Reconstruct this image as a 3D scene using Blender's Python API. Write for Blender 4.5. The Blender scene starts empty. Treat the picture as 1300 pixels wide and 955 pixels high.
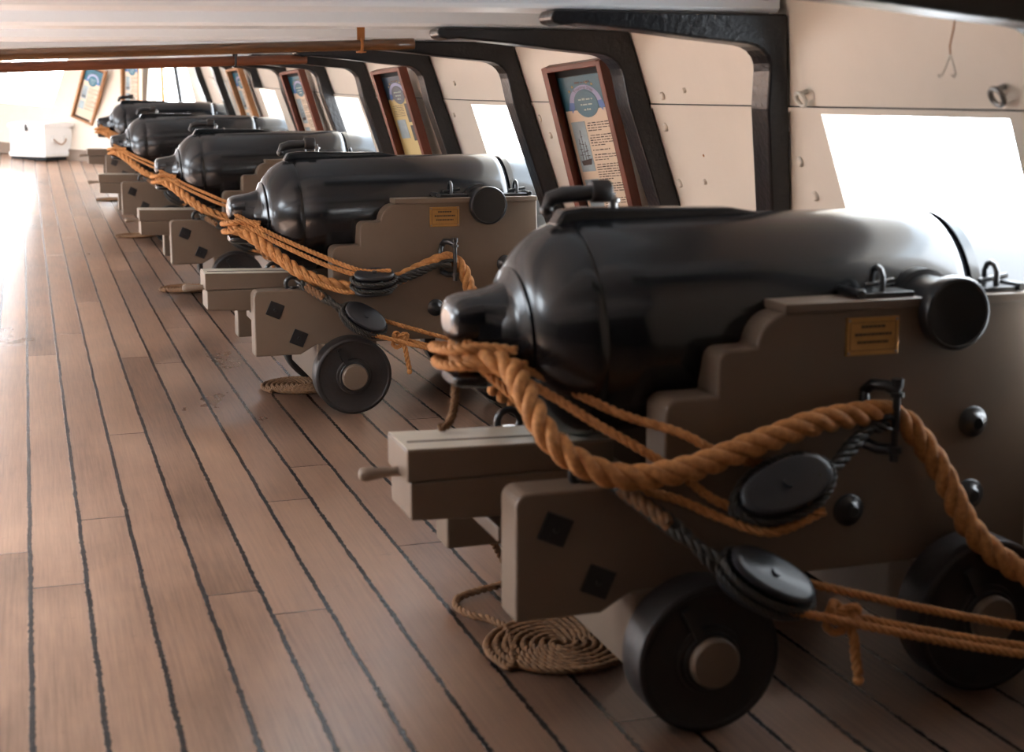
import bpy, bmesh, math, random
from math import sin, cos, pi, radians, sqrt, atan2
from mathutils import Vector as V, Matrix

random.seed(7)
COL = bpy.context.scene.collection

# ------------------------------------------------------------------ helpers
def link(o, parent=None):
    COL.objects.link(o)
    if parent is not None:
        o.parent = parent
    return o

class MB:
    """collects vertices and faces, then links them as one mesh object"""
    def __init__(s):
        s.v = []; s.f = []; s.sm = []
    def add(s, vs, fs, smooth=False):
        n = len(s.v)
        s.v += [tuple(x) for x in vs]
        for f in fs:
            s.f.append(tuple(i + n for i in f)); s.sm.append(smooth)
        return s
    def box(s, x0, x1, y0, y1, z0, z1, M=None):
        p = [V((x, y, z)) for x in (x0, x1) for y in (y0, y1) for z in (z0, z1)]
        if M is not None: p = [M @ q for q in p]
        return s.add(p, [(0, 1, 3, 2), (4, 6, 7, 5), (0, 4, 5, 1), (2, 3, 7, 6), (0, 2, 6, 4), (1, 5, 7, 3)])
    def prism(s, poly, axis, a, b, M=None):
        """polygon in the plane across `axis`, extruded from a to b"""
        n = len(poly)
        def mk(u, w, t):
            q = {'x': (t, u, w), 'y': (u, t, w), 'z': (u, w, t)}[axis]
            q = V(q)
            return M @ q if M is not None else q
        vs = [mk(u, w, a) for u, w in poly] + [mk(u, w, b) for u, w in poly]
        fs = [tuple(range(n))[::-1], tuple(range(n, 2 * n))]
        fs += [(i, (i + 1) % n, n + (i + 1) % n, n + i) for i in range(n)]
        return s.add(vs, fs)
    def lathe(s, prof, c, axis, n=40, smooth=True, cap=True):
        """prof = [(t, r)] along the unit axis from point c"""
        ax = V(axis).normalized(); c = V(c)
        u = ax.orthogonal().normalized(); w = ax.cross(u)
        vs = []; fs = []
        for t, r in prof:
            for i in range(n):
                a = 2 * pi * i / n
                vs.append(c + ax * t + (u * cos(a) + w * sin(a)) * r)
        for k in range(len(prof) - 1):
            for i in range(n):
                j = (i + 1) % n
                fs.append((k * n + i, k * n + j, (k + 1) * n + j, (k + 1) * n + i))
        s.add(vs, fs, smooth)
        if cap:
            m = len(s.v) - len(vs)
            s.f.append(tuple(m + i for i in range(n))[::-1]); s.sm.append(False)
            s.f.append(tuple(m + (len(prof) - 1) * n + i for i in range(n))); s.sm.append(False)
        return s
    def tube(s, pts, r, n=8, closed=False, smooth=True):
        pts = [V(p) for p in pts]; m = len(pts)
        rs = r if isinstance(r, (list, tuple)) else [r] * m
        tans = []
        for i in range(m):
            a = pts[(i - 1) % m] if (closed or i > 0) else pts[0]
            b = pts[(i + 1) % m] if (closed or i < m - 1) else pts[-1]
            t = b - a
            tans.append(t.normalized() if t.length > 1e-9 else V((0, 0, 1)))
        u = tans[0].orthogonal().normalized()
        vs = []
        for i in range(m):
            t = tans[i]
            u = (u - t * u.dot(t))
            u = u.normalized() if u.length > 1e-6 else t.orthogonal().normalized()
            w = t.cross(u)
            for k in range(n):
                a = 2 * pi * k / n
                vs.append(pts[i] + (u * cos(a) + w * sin(a)) * rs[i])
        fs = []
        for i in range(m if closed else m - 1):
            j = (i + 1) % m
            for k in range(n):
                l = (k + 1) % n
                fs.append((i * n + k, i * n + l, j * n + l, j * n + k))
        if not closed:
            fs.append(tuple(range(n))[::-1]); fs.append(tuple((m - 1) * n + k for k in range(n)))
        return s.add(vs, fs, smooth)
    def ball(s, c, r, n=16, m=10, sc=(1, 1, 1), M=None):
        vs = []; fs = []
        for i in range(m + 1):
            t = pi * i / m
            for k in range(n):
                a = 2 * pi * k / n
                q = V((r * sc[0] * sin(t) * cos(a), r * sc[1] * sin(t) * sin(a), r * sc[2] * cos(t)))
                if M is not None: q = M @ q
                vs.append(V(c) + q)
        for i in range(m):
            for k in range(n):
                l = (k + 1) % n
                fs.append((i * n + k, (i + 1) * n + k, (i + 1) * n + l, i * n + l))
        return s.add(vs, fs, True)
    def build(s, name, mat, parent=None, off=None, bevel=0, seg=2, subtract=None):
        me = bpy.data.meshes.new(name)
        vs = s.v
        if off is None and parent is not None and 'O' in ORG.get(parent.name, {}):
            off = ORG[parent.name]['O']
        if off is not None:
            vs = [(x - off[0], y - off[1], z - off[2]) for x, y, z in vs]
        me.from_pydata(vs, [], s.f)
        me.polygons.foreach_set('use_smooth', s.sm)
        me.validate(); me.update()
        bm = bmesh.new(); bm.from_mesh(me)
        bmesh.ops.remove_doubles(bm, verts=bm.verts, dist=1e-6)
        bmesh.ops.recalc_face_normals(bm, faces=bm.faces)
        for e in bm.edges:
            if len(e.link_faces) == 2 and e.calc_face_angle(0) > 1.15: e.smooth = False
        bm.to_mesh(me); bm.free()
        me.materials.append(mat)
        o = bpy.data.objects.new(name, me)
        link(o, parent)
        if parent is not None and off is not None:
            ORG[o.name] = {'O': off}
        if bevel:
            b = o.modifiers.new('bevel', 'BEVEL'); b.width = bevel; b.segments = seg
            b.limit_method = 'ANGLE'; b.angle_limit = radians(35); b.harden_normals = False
        return o
ORG = {}

def tag(o, label=None, cat=None, group=None, kind=None):
    if label: o['label'] = label
    if cat: o['category'] = cat
    if group: o['group'] = group
    if kind: o['kind'] = kind
    return o

def thing(name, loc, label, cat, group=None, org=(0, 0, 0), rot=None):
    o = bpy.data.objects.new(name, None); link(o)
    o.empty_display_size = .1
    o.location = V(loc) + V(org)
    if rot: o.rotation_euler = rot
    ORG[o.name] = {'O': org}
    return tag(o, label, cat, group)

def kids(o): return [c for c in bpy.data.objects if c.parent == o]
def copy_tree(o, parent=None):
    c = o.copy(); COL.objects.link(c)
    c.parent = parent
    if parent is not None: c.matrix_parent_inverse = o.matrix_parent_inverse.copy()
    for ch in kids(o): copy_tree(ch, c)
    return c

# ------------------------------------------------------------------ materials
def mat(name, col, rough=.5, metal=0, coat=0, spec=.5, noise=None, bump=None, stretch=None, col2=None, sheen=0, edge=None):
    m = bpy.data.materials.new(name); m.use_nodes = True
    nt = m.node_tree; N = nt.nodes; L = nt.links
    b = N['Principled BSDF']
    b.inputs['Base Color'].default_value = (*col, 1)
    b.inputs['Roughness'].default_value = rough
    b.inputs['Metallic'].default_value = metal
    b.inputs['Coat Weight'].default_value = coat
    b.inputs['Coat Roughness'].default_value = .12
    b.inputs['Specular IOR Level'].default_value = spec
    tc = N.new('ShaderNodeTexCoord'); mp = N.new('ShaderNodeMapping')
    L.new(tc.outputs['Object'], mp.inputs[0])
    if stretch: mp.inputs['Scale'].default_value = stretch
    if noise:
        n = N.new('ShaderNodeTexNoise'); n.inputs['Scale'].default_value = noise[0]
        n.inputs['Detail'].default_value = 6; n.inputs['Roughness'].default_value = .6
        L.new(mp.outputs[0], n.inputs['Vector'])
        cr = N.new('ShaderNodeValToRGB')
        c2 = col2 or tuple(c * (1 - noise[1]) for c in col)
        cr.color_ramp.elements[0].position = .35; cr.color_ramp.elements[0].color = (*c2, 1)
        cr.color_ramp.elements[1].position = .65; cr.color_ramp.elements[1].color = (*col, 1)
        L.new(n.outputs[0], cr.inputs[0]); L.new(cr.outputs[0], b.inputs['Base Color'])
    if bump:
        n2 = N.new('ShaderNodeTexNoise'); n2.inputs['Scale'].default_value = bump[0]
        n2.inputs['Detail'].default_value = 4
        L.new(mp.outputs[0], n2.inputs['Vector'])
        bp = N.new('ShaderNodeBump'); bp.inputs['Strength'].default_value = bump[1]
        bp.inputs['Distance'].default_value = bump[2] if len(bump) > 2 else .01
        L.new(n2.outputs[0], bp.inputs['Height']); L.new(bp.outputs[0], b.inputs['Normal'])
    return m

M = {}
M['gun'] = mat('gun_black', (.0075, .0085, .011), .24, coat=.4, spec=.4, noise=(9, .35), bump=(5, .05, .01))
M['iron'] = mat('iron_black', (.011, .011, .012), .32, coat=.3, bump=(60, .15, .004))
M['knee'] = mat('knee_black', (.007, .007, .009), .3, coat=.2, spec=.35, bump=(45, .5, .006))
M['taupe'] = mat('taupe_paint', (.150, .106, .074), .42, noise=(3, .12), bump=(30, .06, .004), stretch=(1, 1, 1))
M['taupe_end'] = mat('taupe_pale', (.22, .16, .115), .45, noise=(4, .1))
M['cream'] = mat('cream_lit_top', (.64, .60, .50), .4, noise=(8, .15))  # cream brightened to stand in for light falling on the quoin tops
M['tire'] = mat('truck_black', (.014, .013, .013), .5, noise=(14, .5), col2=(.018, .011, .009), bump=(40, .2, .006))
M['white'] = mat('white_paint', (.70, .615, .515), .38, noise=(1.6, .07), bump=(7, .08, .01))
M['white2'] = mat('white_ceiling_paint', (.76, .82, .87), .33, noise=(1.3, .05), bump=(9, .08, .008), stretch=(.3, 1, 1))
M['rope'] = mat('manila_rope', (.52, .235, .072), .75, noise=(60, .4), col2=(.33, .13, .035), bump=(220, .6, .004))
M['rope_old'] = mat('worn_rope', (.22, .105, .042), .85, noise=(50, .5), bump=(220, .6, .004))
M['tar'] = mat('tarred_rope', (.016, .016, .016), .6, noise=(40, .4), col2=(.035, .028, .018), bump=(150, .6, .004))
M['block'] = mat('block_black', (.012, .013, .017), .42, coat=.08, bump=(12, .1, .01))
M['brass'] = mat('brass', (.50, .27, .09), .38, metal=.75, noise=(20, .2))
M['engrave'] = mat('engraving', (.05, .03, .015), .6)
M['mahog'] = mat('mahogany', (.17, .035, .015), .35, noise=(6, .3), stretch=(1, 1, 8))
M['oakf'] = mat('orange_oak', (.42, .19, .07), .4, noise=(8, .3))
M['pole'] = mat('stave_wood', (.15, .065, .024), .25, coat=.5, noise=(7, .6), stretch=(.4, 4, 4))
M['pole2'] = mat('stave_red', (.20, .06, .022), .4, noise=(7, .5), stretch=(.4, 4, 4))
M['black'] = mat('matte_black', (.01, .01, .011), .7)
M['teal'] = mat('teal_print', (.015, .12, .18), .35, noise=(9, .2))
M['navy'] = mat('navy_print', (.02, .05, .09), .35)
M['paper'] = mat('paper_cream', (.66, .52, .38), .4)
M['paper_y'] = mat('paper_yellow', (.55, .43, .18), .4)
M['ribbon'] = mat('ribbon_lilac', (.30, .32, .50), .4)
M['ribbon_b'] = mat('ribbon_blue', (.07, .16, .42), .4)
M['ink'] = mat('ink', (.05, .03, .025), .5)
M['photo'] = mat('photo_blue', (.33, .42, .46), .4, noise=(12, .3))
M['photo_d'] = mat('photo_dark', (.05, .05, .055), .4, noise=(30, .6))
M['lettering'] = mat('pale_lettering', (.45, .55, .50), .5)
M['gold'] = mat('gold_star', (.5, .38, .12), .5)
M['chest'] = mat('chest_white', (.80, .80, .78), .3)
M['wax'] = mat('wax_red', (.25, .1, .05), .4)
M['beck'] = mat('becket_cord', (.30, .17, .08), .8, bump=(150, .5, .004))
M['rust'] = mat('rust', (.35, .13, .03), .8)
M['skirt'] = mat('skirting_brown', (.20, .14, .10), .5)
M['ringw'] = mat('ring_painted', (.62, .58, .50), .35)
M['ringi'] = mat('ring_iron', (.25, .24, .23), .35, metal=.7)
M['light_stop'] = mat('dark_light_stop', (.02, .017, .015), .8)  # black, so the added back wall bounces little light
M['plankup'] = M['white2']

# deck planking: boards along Y with tarred seams
def floor_mat():
    m = bpy.data.materials.new('deck_planks'); m.use_nodes = True
    nt = m.node_tree; N = nt.nodes; L = nt.links; b = N['Principled BSDF']
    tc = N.new('ShaderNodeTexCoord'); sp = N.new('ShaderNodeSeparateXYZ')
    L.new(tc.outputs['Object'], sp.inputs[0])
    def mth(op, a, bb=None, c=None, clamp=False):
        n = N.new('ShaderNodeMath'); n.operation = op; n.use_clamp = clamp
        for i, x in enumerate((a, bb, c)):
            if x is None: continue
            if isinstance(x, (int, float)): n.inputs[i].default_value = x
            else: L.new(x, n.inputs[i])
        return n.outputs[0]
    def noise(scale, vec=None, sc=(1, 1, 1), detail=4, rough=.5):
        mp = N.new('ShaderNodeMapping'); mp.inputs['Scale'].default_value = sc
        L.new(vec or tc.outputs['Object'], mp.inputs[0])
        n = N.new('ShaderNodeTexNoise'); n.inputs['Scale'].default_value = scale
        n.inputs['Detail'].default_value = detail; n.inputs['Roughness'].default_value = rough
        L.new(mp.outputs[0], n.inputs['Vector']); return n.outputs[0]
    X, Y = sp.outputs[0], sp.outputs[1]
    PW = .1725
    wob = mth('MULTIPLY', mth('SUBTRACT', noise(1, sc=(1, 3, 1)), .5), .012)
    wob2 = mth('MULTIPLY', mth('SUBTRACT', noise(1, sc=(14, 30, 1), detail=6, rough=.8), .5), .020)
    xs = mth('DIVIDE', mth('ADD', mth('ADD', X, .062), wob), PW)
    idx = mth('FLOOR', xs)
    fr = mth('SUBTRACT', xs, idx)
    d = mth('MULTIPLY', mth('MINIMUM', fr, mth('SUBTRACT', 1, fr)), PW)
    wid = mth('ADD', .0062, mth('MULTIPLY', wob2, 1.3))
    seam = mth('SUBTRACT', 1, mth('DIVIDE', mth('SUBTRACT', d, wid), .0022), clamp=True)
    # butt joints
    wn = N.new('ShaderNodeTexWhiteNoise'); wn.noise_dimensions = '1D'; L.new(idx, wn.inputs['W'])
    by = mth('ADD', mth('DIVIDE', Y, 4.3), mth('MULTIPLY', wn.outputs[0], 5))
    bi = mth('FLOOR', by)
    bf = mth('SUBTRACT', by, bi)
    bd = mth('ADD', mth('MULTIPLY', mth('MINIMUM', bf, mth('SUBTRACT', 1, bf)), 4.3), mth('MULTIPLY', wob2, .5))
    butt = mth('SUBTRACT', 1, mth('DIVIDE', mth('SUBTRACT', bd, .0032), .002), clamp=True)
    tar = mth('MAXIMUM', seam, mth('MULTIPLY', butt, .85))
    # per board tone
    wn2 = N.new('ShaderNodeTexWhiteNoise'); wn2.noise_dimensions = '2D'
    cb = N.new('ShaderNodeCombineXYZ'); L.new(idx, cb.inputs[0]); L.new(bi, cb.inputs[1]); L.new(cb.outputs[0], wn2.inputs['Vector'])
    grain = noise(1, sc=(90, 2.2, 1), detail=6, rough=.7)
    blotch = noise(1.6, sc=(1, .55, 1), detail=5, rough=.6)
    tone = mth('ADD', mth('ADD', mth('MULTIPLY', grain, .40), mth('MULTIPLY', blotch, .55)), mth('MULTIPLY', wn2.outputs[0], .16))
    cr = N.new('ShaderNodeValToRGB'); L.new(tone, cr.inputs[0])
    e = cr.color_ramp.elements
    e[0].position = .36; e[0].color = (.12, .072, .050, 1)
    e[1].position = .76; e[1].color = (.56, .375, .265, 1)
    k = e.new(.55); k.color = (.36, .23, .163, 1)
    # dark scuffs
    sc_ = noise(1, sc=(6, 14, 1), detail=7, rough=.8)
    scm = mth('MULTIPLY', mth('SUBTRACT', sc_, .60, clamp=True), 4, clamp=True)
    mx0 = N.new('ShaderNodeMixRGB'); L.new(scm, mx0.inputs[0]); L.new(cr.outputs[0], mx0.inputs[1]); mx0.inputs[2].default_value = (.09, .065, .05, 1)
    mx = N.new('ShaderNodeMixRGB'); L.new(tar, mx.inputs[0]); L.new(mx0.outputs[0], mx.inputs[1]); mx.inputs[2].default_value = (.018, .020, .024, 1)
    L.new(mx.outputs[0], b.inputs['Base Color'])
    rg = mth('ADD', .20, mth('MULTIPLY', blotch, .22))
    rg2 = N.new('ShaderNodeMixRGB'); L.new(tar, rg2.inputs[0]); L.new(rg, rg2.inputs[1]); rg2.inputs[2].default_value = (.24, .24, .24, 1)
    L.new(rg2.outputs[0], b.inputs['Roughness'])
    hh = mth('ADD', mth('MULTIPLY', grain, .25), mth('MULTIPLY', mth('MULTIPLY', tar, noise(1, sc=(60, 60, 60))), 2.2))
    hh = mth('ADD', hh, mth('MULTIPLY', blotch, 1.0))
    bp = N.new('ShaderNodeBump'); bp.inputs['Strength'].default_value = .35; bp.inputs['Distance'].default_value = .004
    L.new(hh, bp.inputs['Height']); L.new(bp.outputs[0], b.inputs['Normal'])
    return m
M['floor'] = floor_mat()

# ------------------------------------------------------------------ the deck shell
def rise(y):
    return .0012 * max(y - 6, 0) ** 2 + .00004 * max(y - 12, 0) ** 3

SEAM = 1.51
XC = -2.8                      # centreline of the ship
PORTS = [(3.11, 4.03), (6.89, 7.80), (10.70, 11.62), (14.52, 15.50), (18.30, 19.15)]
PZ0, PZ1 = .62, 1.485
# stations: (x at seam height, y, lean x, lean y) ; point(z) = base + lean*(SEAM - z)
bow = [(2.33, 19.9, .34, 0), (2.31, 20.8, .30, 0), (2.25, 21.7, .22, .0), (2.12, 22.6, .10, 0), (1.85, 23.4, -.10, 0),
       (1.45, 24.1, -.28, 0), (.95, 24.8, -.36, -.03), (.68, 25.14, -.36, -.04), (.20, 25.75, -.36, -.05), (-.30, 26.35, -.34, -.08), (-.75, 26.8, -.30, -.1),
       (-1.4, 27.25, -.2, -.15), (-2.1, 27.55, -.1, -.2), (XC, 27.65, 0, -.2)]
NB = len(bow)
bow += [(2 * XC - x, y, -lx, ly) for x, y, lx, ly in bow[:-1][::-1]]

def wpt(st, z):
    x, y, lx, ly = st; r = rise(y)
    return V((x + lx * (SEAM - z), y + ly * (SEAM - z), z + r))

def wall_mesh(name, sts, ports, mirror=False):
    """ports = list of (i,j,z0,z1) station index intervals"""
    mb = MB()
    top = 2.25
    for i in range(len(sts) - 1):
        pr = [p for p in ports if p[0] <= i < p[1]]
        lv = [-.1, PZ0, PZ1, SEAM, top]
        if pr: lv = [-.1, pr[0][2], pr[0][3], max(SEAM, pr[0][3] + .02), top]
        for k in range(4):
            if pr and k == 1: continue
            a, b = sts[i], sts[i + 1]
            mb.add([wpt(a, lv[k]), wpt(b, lv[k]), wpt(b, lv[k + 1]), wpt(a, lv[k + 1])], [(0, 1, 2, 3)])
    me = bpy.data.meshes.new(name); me.from_pydata(mb.v, [], mb.f)
    bm = bmesh.new(); bm.from_mesh(me)
    bmesh.ops.remove_doubles(bm, verts=bm.verts, dist=1e-4)
    bmesh.ops.recalc_face_normals(bm, faces=bm.faces)
    # make normals look into the room
    c = V((XC, 12, 1)); s = 0
    for f in bm.faces: s += f.normal.dot((c - f.calc_center_median()).normalized()) * f.calc_area()
    if s < 0: bmesh.ops.reverse_faces(bm, faces=bm.faces)
    bm.to_mesh(me); bm.free()
    me.materials.append(M['white'])
    o = bpy.data.objects.new(name, me); link(o); tag(o, kind='structure')
    sm = o.modifiers.new('thick', 'SOLIDIFY'); sm.thickness = .20; sm.offset = -1; sm.use_even_offset = True
    return o

def straight(sign):
    ys = [-2.0]
    pr = []
    for a, b in PORTS:
        ys += [a, b]
    ys += [19.9]
    sts = [((2.33 if sign > 0 else 2 * XC - 2.33), y, .34 * sign, 0) for y in ys]
    ports = [(1 + 2 * k, 2 + 2 * k, PZ0, PZ1) for k in range(len(PORTS))]
    return sts, ports
sts, prs = straight(1)
wall_right = wall_mesh('wall_right', sts, prs)
def port_side():
    xs_ = 2 * XC - 2.33
    ys = [-2.0, 6.89, 7.80, 9.2, 13.4, 14.52, 15.50, 16.4, 19.2, 19.9]
    return [(xs_, y, -.34, 0) for y in ys], [(1, 2, PZ0, PZ1), (3, 4, .1, 1.50), (5, 6, PZ0, PZ1), (7, 8, .1, 1.50)]  # wide unseen openings added for daylight, none near the camera
sts2, prs2 = port_side()
wall_left = wall_mesh('wall_left', sts2, prs2)
wall_front = wall_mesh('wall_front', bow, [(2, 4, .75, 1.62), (7, 9, .80, 1.62), (2 * NB - 11, 2 * NB - 9, .80, 1.62), (2 * NB - 6, 2 * NB - 4, .75, 1.62)])
# unseen black wall, added behind the camera to cut light from aft
MB().box(2 * XC - 3, 3, -.92, -.8, -.1, 2.3).build('added_wall_back', M['light_stop'], None).__setitem__('kind', 'structure')

# floor and ceiling follow the sheer of the deck
def deck(name, z, th, m, holes=()):
    mb = MB()
    ys = [-2.1 + .5 * i for i in range(62)]
    xs = [2 * XC - 3.1, -4.2, -1.6, 3.1]
    vs = [(x, y, z + rise(y)) for y in ys for x in xs]
    fs = []
    for i in range(len(ys) - 1):
        for k in range(3):
            if k == 1 and any(a <= ys[i] < b for a, b in holes): continue
            fs.append((i * 4 + k, i * 4 + k + 1, i * 4 + k + 5, i * 4 + k + 4))
    me = bpy.data.meshes.new(name); me.from_pydata(vs, [], fs); me.materials.append(m)
    for p in me.polygons: p.use_smooth = True
    o = bpy.data.objects.new(name, me); link(o); tag(o, kind='structure')
    s = o.modifiers.new('thick', 'SOLIDIFY'); s.thickness = th; s.offset = -1 if z < 1 else 1
    return o
floor = deck('floor', 0, .06, M['floor'])
ADDED_HATCH = [(3.4, 6.4), (9.2, 11.4), (13.0, 15.2), (17.4, 19.4), (21.4, 24.4)]  # unseen deck openings, added to bring light into the interior
ceiling = deck('ceiling', 2.10, .08, M['white2'], ADDED_HATCH)

# mouldings: bead under the seam line and the waterway at the deck edge
def strip_along(name, sts, z0, z1, out, m, parent, skip=None):
    mb = MB()
    for i in range(len(sts) - 1):
        a, b = sts[i], sts[i + 1]
        cen = V((XC, 12, 0))
        q = []
        for st in (a, b):
            p0 = wpt(st, z0); p1 = wpt(st, z1)
            d = V((b[1] - a[1], -(b[0] - a[0]), 0)).normalized()
            if d.dot(cen - p0) < 0: d = -d
            q += [p0 - d * .01, p0 + d * out, p1 + d * out, p1 - d * .01]
        mb.add(q, [(0, 1, 5, 4), (1, 2, 6, 5), (2, 3, 7, 6), (3, 0, 4, 7), (0, 3, 2, 1), (4, 5, 6, 7)])
    o = mb.build(name, m, parent)
    tag(o, kind='structure')
    return o
full = sts[:-1] + bow[:12]
strip_along('trim_1', sts, 1.490, 1.504, .010, M['white'], None)
strip_along('trim_2', sts, 1.505, 1.509, .002, M['black'], None)
strip_along('baseboard_right', sts, .0, .17, .03, M['skirt'], None)
strip_along('baseboard_front', bow, .0, .17, .03, M['skirt'], None)
strip_along('baseboard_left', sts2, .0, .17, .03, M['skirt'], None)

# transverse deck beams
KNEES = [2.72, 4.06, 5.31, 6.74, 8.31, 10.05, 11.52, 13.35, 15.15, 16.95, 18.25, 20.35, 22.2]
BEAMY = [.3, 1.5] + [k + .02 for k in KNEES] + [24.2]
for n, y in enumerate(BEAMY):
    mb = MB(); r = rise(y)
    prof = []
    xs = [2 * XC - 2.2 + i * (4.4 - 2 * XC) / 24 for i in range(25)]
    if y > 22: xs = [x for x in xs if abs(x - XC) < (4.0 if y < 23 else 3.0)]
    def under(x): return 1.792 - .013 * max(0, 1.3 - x) if x > XC else 1.792 - .013 * (1.3 - XC)
    vs = []
    for x in xs:
        u = under(x) + r
        vs += [(x, y - .02, u + .012), (x, y - .005, u), (x, y + .265, u), (x, y + .28, u + .012), (x, y + .28, 2.11 + r), (x, y - .02, 2.11 + r)]
    fs = []
    for i in range(len(xs) - 1):
        for k in range(6):
            l = (k + 1) % 6
            fs.append((i * 6 + k, i * 6 + l, i * 6 + 6 + l, i * 6 + 6 + k))
    fs += [tuple(range(6)), tuple((len(xs) - 1) * 6 + k for k in range(6))]
    mb.add(vs, fs)
    tag(mb.build('ceiling_beam', M['white2'], ceiling), kind='structure')

# hanging knees, black iron: arm under the beam and post down the ship's side
def xw(z): return 2.33 + .34 * (SEAM - z)
def knee(y, w=.12, shear=0, zb=.45, tipx=1.47, post=.09, name='hanging_knee', top=None):
    r = rise(y)
    inner = []
    outer = [(tipx, 1.788), (xw(1.788) - .006, 1.788)]
    zz = [1.7, 1.5, 1.3, 1.1, .9, .7, zb]
    if top: zz = [z for z in zz if z >= top] ; zb = top
    for z in zz: outer.append((xw(z) - .006, z))
    inn = [(xw(z) - post - (.004 * ((z - .9) / .3) if z > .9 else 0), z) for z in zz[::-1] if z < 1.6]
    cx, cz = xw(1.6) - post - .11, 1.60
    arc = [(cx + .11 * cos(a), cz + .098 * sin(a)) for a in [radians(d) for d in (10, 25, 40, 55, 70, 85)]]
    arm = [(cx - .15, 1.712), (cx - .35, 1.733), (tipx + .08, 1.750), (tipx + .035, 1.745), (tipx + .005, 1.752), (tipx - .006, 1.768)]
    poly = outer + inn + arc + arm
    # slightly thicker
    n = len(poly)
    mb = MB()
    def P(x, yy, z):
        return (x, yy + (1.79 - z) * shear, z + r)
    for yy, ins in ((y + .012, .010), (y, 0), (y + w, 0), (y + w + .0, .0)):
        pass
    vs = [P(x, y, z) for x, z in poly] + [P(x, y + w, z) for x, z in poly]
    fs = [tuple(range(n))[::-1], tuple(range(n, 2 * n))] + [(i, (i + 1) % n, n + (i + 1) % n, n + i) for i in range(n)]
    mb.add(vs, fs)
    o = mb.build(name, M['knee'], None, bevel=.008)
    return o
klab = {
 2.72: 'black painted hanging knee overhead, on the near side of the closest gun port',
 4.06: 'black hanging knee with upright post slanting beside the closest bright gun port',
 5.31: 'black hanging knee just right of the teal-topped framed sign',
 6.74: 'black hanging knee between the teal-topped sign and the second gun port',
 8.31: 'black hanging knee on the far side of the second gun port',
 10.05: 'black hanging knee left of the dark yellow framed sign',
 11.52: 'grey-lit black hanging knee just beyond the third gun port',
 13.35: 'black hanging knee between the third framed sign and fourth gun port',
 15.15: 'short black knee stub above the far side of the fourth gun port',
 16.95: 'black hanging knee beyond the fourth, narrow framed sign',
 18.25: 'black hanging knee on the near side of the fifth gun port',
 20.35: 'black hanging knee past the farthest gun, beside the fifth port',
 22.2: 'thin black knee farthest away, where the hull starts curving into the bow',
}
for y in KNEES:
    if y == 4.06: o = knee(y, .12, .52, post=.075)
    elif y == 15.15: o = knee(y, .10, 0, top=1.5)
    elif y == 22.2: o = None
    else: o = knee(y, .13 if y < 12 else .16)
    if o is None:
        # the thin last one stands on the curving side
        mb = MB()
        pts = [V((2.14 + .12 * (SEAM - z), 22.2, z + rise(22.2))) for z in (1.77, 1.5, 1.2, .9, .5)]
        mb.tube(pts, .035, 8); mb.tube([V((1.45, 22.2, 1.765 + rise(22.2))), V((2.15, 22.2, 1.75 + rise(22.2)))], .03, 8)
        o = mb.build('hanging_knee', M['knee'], None)
    tag(o, klab[y], 'ship knee', 'black hanging knees along the ship side')

# bolts and rings on the white side
random.seed(3)
def on_wall(y, z, off=0): return V((xw(z) - off, y, z + rise(y)))
NW = V((-.947, 0, -.322))
for y, z, rr in [(5.18, 1.54, .016), (5.24, 1.42, .018), (5.26, 1.20, .018), (4.27, 1.44, .018), (4.24, 1.33, .018), (4.2, 1.22, .018), (4.97, 1.56, .010),
               (8.75, 1.56, .014), (8.6, 1.33, .014), (8.2, 1.42, .014), (7.98, 1.6, .014), (6.7, 1.43, .018), (6.62, 1.35, .016), (5.02, 1.22, .012), (9.9, 1.56, .014)]:
    mb = MB(); mb.lathe([(0, rr), (.006, rr), (.010, rr * .6)], on_wall(y, z, .0), NW, 14)
    tag(mb.build('bolt_head', M['white'], wall_right), kind='structure')
MB().lathe([(0, .006), (.002, .005)], on_wall(4.97, 1.32), NW, 8).build('rust_spot', M['rust'], wall_right)

def wall_ring(y, z, m, label):
    mb = MB(); c = on_wall(y, z)
    mb.tube([c, c + NW * .022], .008, 8)
    t = thing('ring_bolt', tuple(c), label, 'ring bolt', 'ring bolts above the closest gun port', org=(0, 0, 0))
    mb.v = [tuple(V(p) - c) for p in mb.v]
    mb.build('shank', m, t)
    rb = MB(); cc = NW * .022 + V((0, 0, -.018))
    rb.tube([cc + V((.0, .024 * cos(a), .024 * sin(a))) + NW * (.012 * sin(a)) for a in [2 * pi * k / 20 for k in range(20)]], .007, 8, closed=True)
    rb.build('ring', m, t)
wall_ring(4.08, 1.555, M['ringw'], 'white painted ring bolt beside the slanting knee post')
wall_ring(3.10, 1.565, M['ringi'], 'bare grey ring bolt above the near end of the closest port')

# wire hook hanging from the closest knee
hk = thing('hanging_hook', (2.12, 3.05, 1.79), 'thin rusty wire with a two-pronged hook hanging above the closest port', 'hook')
mb = MB(); mb.tube([(0, 0, 0), (.004, 0, -.05), (0, 0, -.09), (-.008, 0, -.13), (-.005, 0, -.15)], .0022, 6)
mb.build('wire', M['rust'], hk)
mb = MB()
for s in (-1, 1):
    mb.tube([(-.005, 0, -.148), (-.005, s * .012, -.17), (-.006, s * .026, -.195), (-.012, s * .030, -.203), (-.018, s * .026, -.198)], .0022, 6)
mb.build('prong', M['ringw'], hk)
mb = MB(); mb.lathe([(0, .022), (.012, .022)], (0, 0, -.006), (0, 0, 1), 12); mb.build('mount', M['knee'], hk)

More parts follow.
